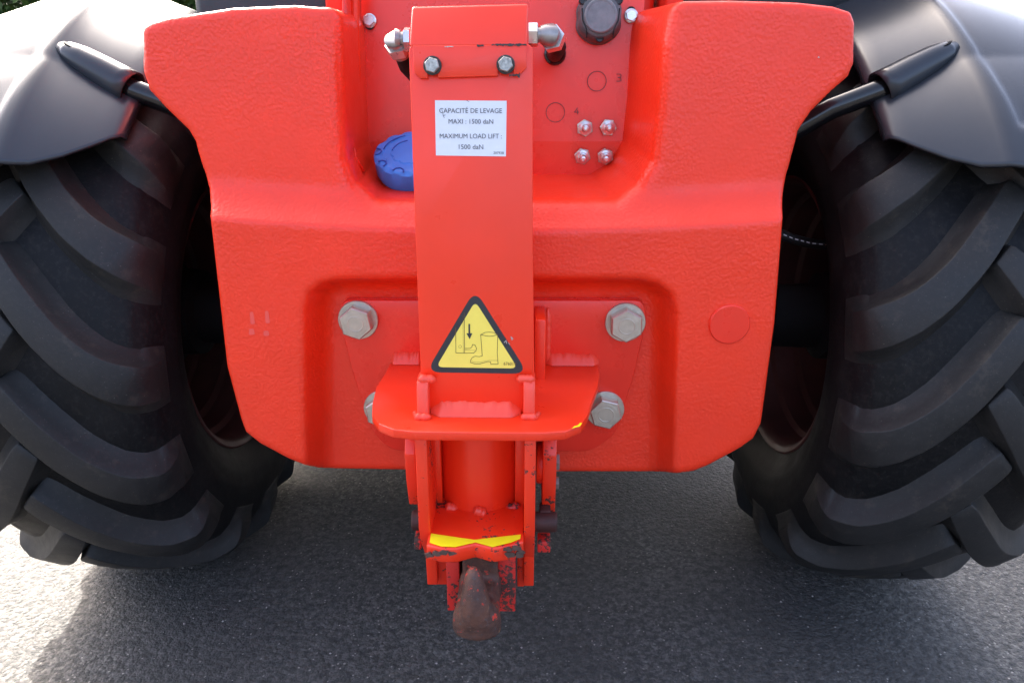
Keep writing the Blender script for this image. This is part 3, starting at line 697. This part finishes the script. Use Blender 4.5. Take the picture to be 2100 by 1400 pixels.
def revolve(pr, seg=96):
    v = []; f = []
    for (x, r) in pr:
        for k in range(seg):
            a = 2*math.pi*k/seg; v.append((x, -r*math.sin(a), r*math.cos(a)))
    for i in range(len(pr)-1):
        for k in range(seg): f.append((i*seg+k, i*seg+(k+1) % seg, (i+1)*seg+(k+1) % seg, (i+1)*seg+k))
    return v, f
fine = []
for i in range(len(prof)-1):
    for k in range(3): t = k/3; fine.append((prof[i][0]*(1-t)+prof[i+1][0]*t, prof[i][1]*(1-t)+prof[i+1][1]*t))
fine.append(prof[-1])
full = [(-x, r) for x, r in fine[::-1]]+fine[1:]
def make_wheel(sx, a0):                              # sx: side of the machine; local x of the wheel points outwards on the right
    wv_, wf_ = revolve(full)
    W = bpy.data.objects.new('wheel', None); COL.objects.link(W); W.parent = T; W.location = (sx*TX, AXY, AXZ); W.empty_display_size = .1
    W['label'] = 'rear wheel with a chunky black ag tyre on the %s' % ('right' if sx > 0 else 'left')
    mesh('tyre', wv_, wf_, M['rubber'], W, angle=60)
    for k in range(NL):
        for sg in (1, -1):
            o = bpy.data.objects.new('tread_lug', LUG[sg]); COL.objects.link(o); o.parent = W
            o.rotation_euler = (a0+2*math.pi*(k+(.5 if sg == sx else 0))/NL, 0, 0)
    i_ = -sx                                         # inner side sign
    rp = [(i_*x, r) for x, r in ((.186,.336),(.192,.338),(.194,.334),(.190,.326),(.182,.318),(.160,.312),(.120,.308),(.110,.296),(.060,.290),(.050,.276),(-.02,.272),(-.03,.262),(-.06,.255),(-.065,.15),(-.05,.10),(-.05,.0001))]
    v, f = revolve(rp); mesh('rim', v, f, M['rim'], W, angle=30)
    hv, hf = revolve([(i_*x, r) for x, r in ((-.05,.13),(.03,.13),(.04,.11),(.10,.105),(.11,.08),(.24,.075),(.24,.0001))], 40)
    mesh('hub', hv, hf, M['dark'], W, angle=30)
    mb = MB()
    for k in range(10):
        a = 2*math.pi*k/10; mb.hexa((i_*-.058, .20*math.sin(a), .20*math.cos(a)), (i_,0,0), .016, .02)
    mb.build('wheel_nuts', M['dark'], W, smooth=False)
    return W
make_wheel(1, R(6)); make_wheel(-1, R(-5))
# hose and steering parts inside the right wheel
a = [P(1590,476,1.62),P(1625,490,1.62),P(1660,499,1.62),P(1700,503,1.63)]
HS = MB().tube(a, .011, 12).build('axle_hose', M['black'], T)
for i in range(3):
    for k in range(3):
        p0 = a[i].lerp(a[i+1], (k+.15)/3); p1 = a[i].lerp(a[i+1], (k+.7)/3); o_ = Vector((0,-.0112,.0016))
        MB().add([p0+o_, p1+o_, p1+o_+Vector((0,0,.0022)), p0+o_+Vector((0,0,.0022))], [(0,1,2,3)]).build('hose_print', M['label'], HS, smooth=False)
for sx in (1, -1):
    MB().tube([(sx*.20,1.74,.60),(sx*.60,1.74,.60)], .022, 16).tube([(sx*.60,1.70,.58),(sx*.60,1.70,.72)], .03, 14).build('steering_rod', M['dark'], T, angle=40)
    MB().box((sx*.52-.05,1.66,.46),(sx*.52+.05,1.92,.80)).box((sx*.45-.12,1.72,.52),(sx*.45+.12,1.86,.70)).build('steering_knuckle', M['dark'], T, bevel=.02)
MB().box((-.5,1.70,.50),(.5,1.88,.70)).build('rear_axle', M['dark'], T, bevel=.02)

# ------------------------------------------------------------------ mudguards
def make_fender(sx):
    lat = [(1.19,.585),(1.185,.625),(1.165,.650),(1.14,.660),(1.09,.670),(1.04,.678),(.99,.684),(.965,.687),(.945,.688),(.93,.689),(.90,.690),(.875,.689),(.86,.6885),(.852,.688),(.845,.6875),(.838,.687),(.831,.686),(.824,.684),(.818,.680),(.812,.676),(.79,.665),(.75,.648),(.71,.634),(.69,.627),(.678,.620),(.674,.608)]
    v = []; NA = 150
    for j, (x, r) in enumerate(lat):
        te = np.interp(x, [.674,.682,.725,.78,.815,.9], [41.8,42.5,46.5,50.3,51.2,53.0])
        for i in range(NA+1):
            t = R(-62+(te+62)*i/NA); td = math.degrees(t); rr = r+.062*max(0, min(1, 1-td/30))*max(0, min(1, (1.12-x)/.26))
            if .83 < x < 1.16:                           # sunk field on the cover
                rr -= .0065*max(0, min(1, (x-.833-.0006*max(0, td-20))/.009))*max(0, min(1, (46-td)/1.3))
            v.append((sx*x, AXY-rr*math.sin(t), AXZ+rr*math.cos(t)))
    f = [(j*(NA+1)+i, j*(NA+1)+i+1, (j+1)*(NA+1)+i+1, (j+1)*(NA+1)+i) for j in range(len(lat)-1) for i in range(NA)]
    F = mesh('mudguard', v, f, M['fender'], T, angle=75)
    so_ = F.modifiers.new('thickness', 'SOLIDIFY'); so_.thickness = .007; so_.offset = 0
    F['label'] = 'black moulded mudguard on the %s' % ('right' if sx > 0 else 'left')
    def fp_(x, td, up_=0):
        r = np.interp(x, [l[0] for l in lat[::-1]], [l[1] for l in lat[::-1]])+up_+.062*max(0, min(1, 1-td/30)); t = R(td); return Vector((sx*x, AXY-r*math.sin(t), AXZ+r*math.cos(t)))
    A, B = fp_(.818, 27, -.002), fp_(.686, 31.5, .005)
    q = [A.lerp(B, t) for t in (0,.12,.3,.6,.85,1)]
    rr = [.012,.021,.027,.031,.033,.034]
    d = (B-A).normalized()
    SL = MB().tube(q, rr, 28, cap=False).build('rod_sleeve', M['fender'], F, angle=60); SL.modifiers.new('thickness','SOLIDIFY').thickness = .004
    h = A.lerp(B, .2)+Vector((0,-.45,.9)).normalized()*.0225
    hb = []
    ax_ = d; s_ = ax_.cross(Vector((0,0,1))).normalized(); n_ = Vector((0,-.45,.9)).normalized()
    for k in range(20):
        a = 2*math.pi*k/20; hb.append(h+ax_*math.cos(a)*.0125+s_*math.sin(a)*.0065)
    MB().prism(hb, -n_*.008).build('drain_hole', M['hole'], F, smooth=False)
    E = Vector((sx*.46, 1.50, 1.02))
    rod = [A.lerp(B, .75), B, B.lerp(E, .35)+Vector((0,0,.012)), B.lerp(E, .7)+Vector((0,0,.006)), E]
    MB().tube(rod, .0205, 20).build('mudguard_rod', M['blackgloss'], T, angle=60)
    return F
make_fender(1); make_fender(-1)

# ------------------------------------------------------------------ body behind and above (mostly out of frame)
MB().box((-.36,1.56,.62),(.36,4.6,1.10)).build('chassis', M['dark'], T, bevel=.02)
for sx in (1, -1):
    MB().prism([Vector((sx*.30, y, z)) for y, z in ((1.54,1.0),(1.54,1.95),(1.75,2.15),(2.35,2.15),(2.7,1.3),(2.7,1.0))], (sx*.035,0,0)).build('boom_upright', M['panel'], T, bevel=.006)
MB().box((-.24,1.60,1.62),(.24,5.6,2.06)).build('boom', M['panel'], T, bevel=.02)
MB().box((-.29,1.60,1.02),(.29,1.66,1.62)).build('cross_member', M['panel'], T, bevel=.01)
MB().prism([Vector((.34, y, z)) for y, z in ((1.98,1.0),(1.94,1.70),(2.02,1.98),(3.6,2.0),(3.6,1.0))], (.70,0,0)).build('engine_cover', M['black'], T, bevel=.04, seg=3)  # cover top raised to block sun that leaked onto the right tyre
MB().prism([Vector((-1.02, y, z)) for y, z in ((2.75,.9),(2.7,1.5),(2.85,2.3),(4.2,2.3),(4.4,.9))], (.66,0,0)).build('cab', M['black'], T, bevel=.04, seg=3)
MB().box((-.62,1.62,1.0),(-.335,2.2,1.42)).build('battery_box', M['black'], T, bevel=.02)

MB().box((-1.0,2.45,.36),(.80,4.8,.90)).build('belly_light_block', M['dark'], T, bevel=.03)  # unseen box added to keep light from coming in under the machine
MB().box((-.60,1.97,.86),(.60,4.2,1.30)).build('body_light_block', M['dark'], T, bevel=.02)  # filler box added to stop sun leaking through gaps in the body

# ------------------------------------------------------------------ hedge far behind
def leafmat():
    m, t, b = newmat('hedge_leaf'); oi = nd(t, 'ShaderNodeNewGeometry')
    t.links.new(mix(t, oi.outputs['Random Per Island'], (.020,.055,.008,1), (.075,.13,.022,1)), b.inputs['Base Color']); b.inputs['Roughness'].default_value = .5
    b.inputs['Transmission Weight'].default_value = 0
    return m
M['leaf'] = leafmat(); M['bark'] = simple('bark', (.06,.045,.03), .9, 0, .4, 20)
HG = bpy.data.objects.new('hedge', None); COL.objects.link(HG); HG.location = (-6, 9, 0); HG['label'] = 'green leafy hedge in the distance behind the left mudguard'; HG['category'] = 'hedge'
n = 60000
px_ = rng.uniform(-9, 6, n); top_ = 3.3+.5*np.sin(px_*1.7)+.3*np.sin(px_*4.1+1); pz_ = rng.uniform(0.1, 1, n)**.8*top_; py_ = rng.uniform(-1, 1, n)
py_ = np.sign(py_)*np.abs(py_)**.5*(.55+.22*np.sin(px_*2.3+pz_*2)+.15*np.sin(px_*6+pz_*5))
C_ = np.stack([px_, py_, pz_], 1); A_ = rng.normal(size=(n,3)); A_ /= np.linalg.norm(A_, axis=1)[:,None]; B_ = rng.normal(size=(n,3)); B_ -= A_*(A_*B_).sum(1)[:,None]; B_ /= np.linalg.norm(B_, axis=1)[:,None]
s_ = rng.uniform(.05,.10,n)[:,None]
V_ = np.stack([C_-A_*s_, C_+B_*s_*.5, C_+A_*s_, C_-B_*s_*.5], 1).reshape(-1,3)
npf = np.arange(4*n).reshape(-1,4)
me = bpy.data.meshes.new('foliage'); me.from_pydata(V_.tolist(), [], npf.tolist()); me.materials.append(M['leaf'])
fo = bpy.data.objects.new('foliage', me); COL.objects.link(fo); fo.parent = HG; fo['kind'] = 'stuff'
for k in range(16):
    x = -8.6+k*.95; MB().tube([(x,0,0),(x+random.uniform(-.1,.1),.05,1.0),(x+random.uniform(-.2,.2),0,2.2)], [.05,.04,.012], 8).build('stem', M['bark'], HG)

# ------------------------------------------------------------------ loose grit on the asphalt
mb = MB()
for k in range(420):
    x, y = random.uniform(-1.5,1.5), random.uniform(.85,2.6); r_ = random.choice((.0012,.0015,.002,.0028)); 
    v = [Vector((x, y, r_*.3))+Vector((random.uniform(-1,1), random.uniform(-1,1), 0))*r_*.2+Vector(d)*r_*random.uniform(.7,1.3) for d in ((1,0,0),(-1,0,0),(0,1,0),(0,-1,0),(0,0,.8),(0,0,-.8))]
    mb.add(v, [(0,2,4),(2,1,4),(1,3,4),(3,0,4),(2,0,5),(1,2,5),(3,1,5),(0,3,5)])
M['grit'] = simple('pale_grit', (.33,.30,.27), .8, 0, .5, 9)
gr = mb.build('loose_grit', M['grit'], None, smooth=False); gr['kind'] = 'stuff'; gr['label'] = 'pale bits of grit scattered over the asphalt'
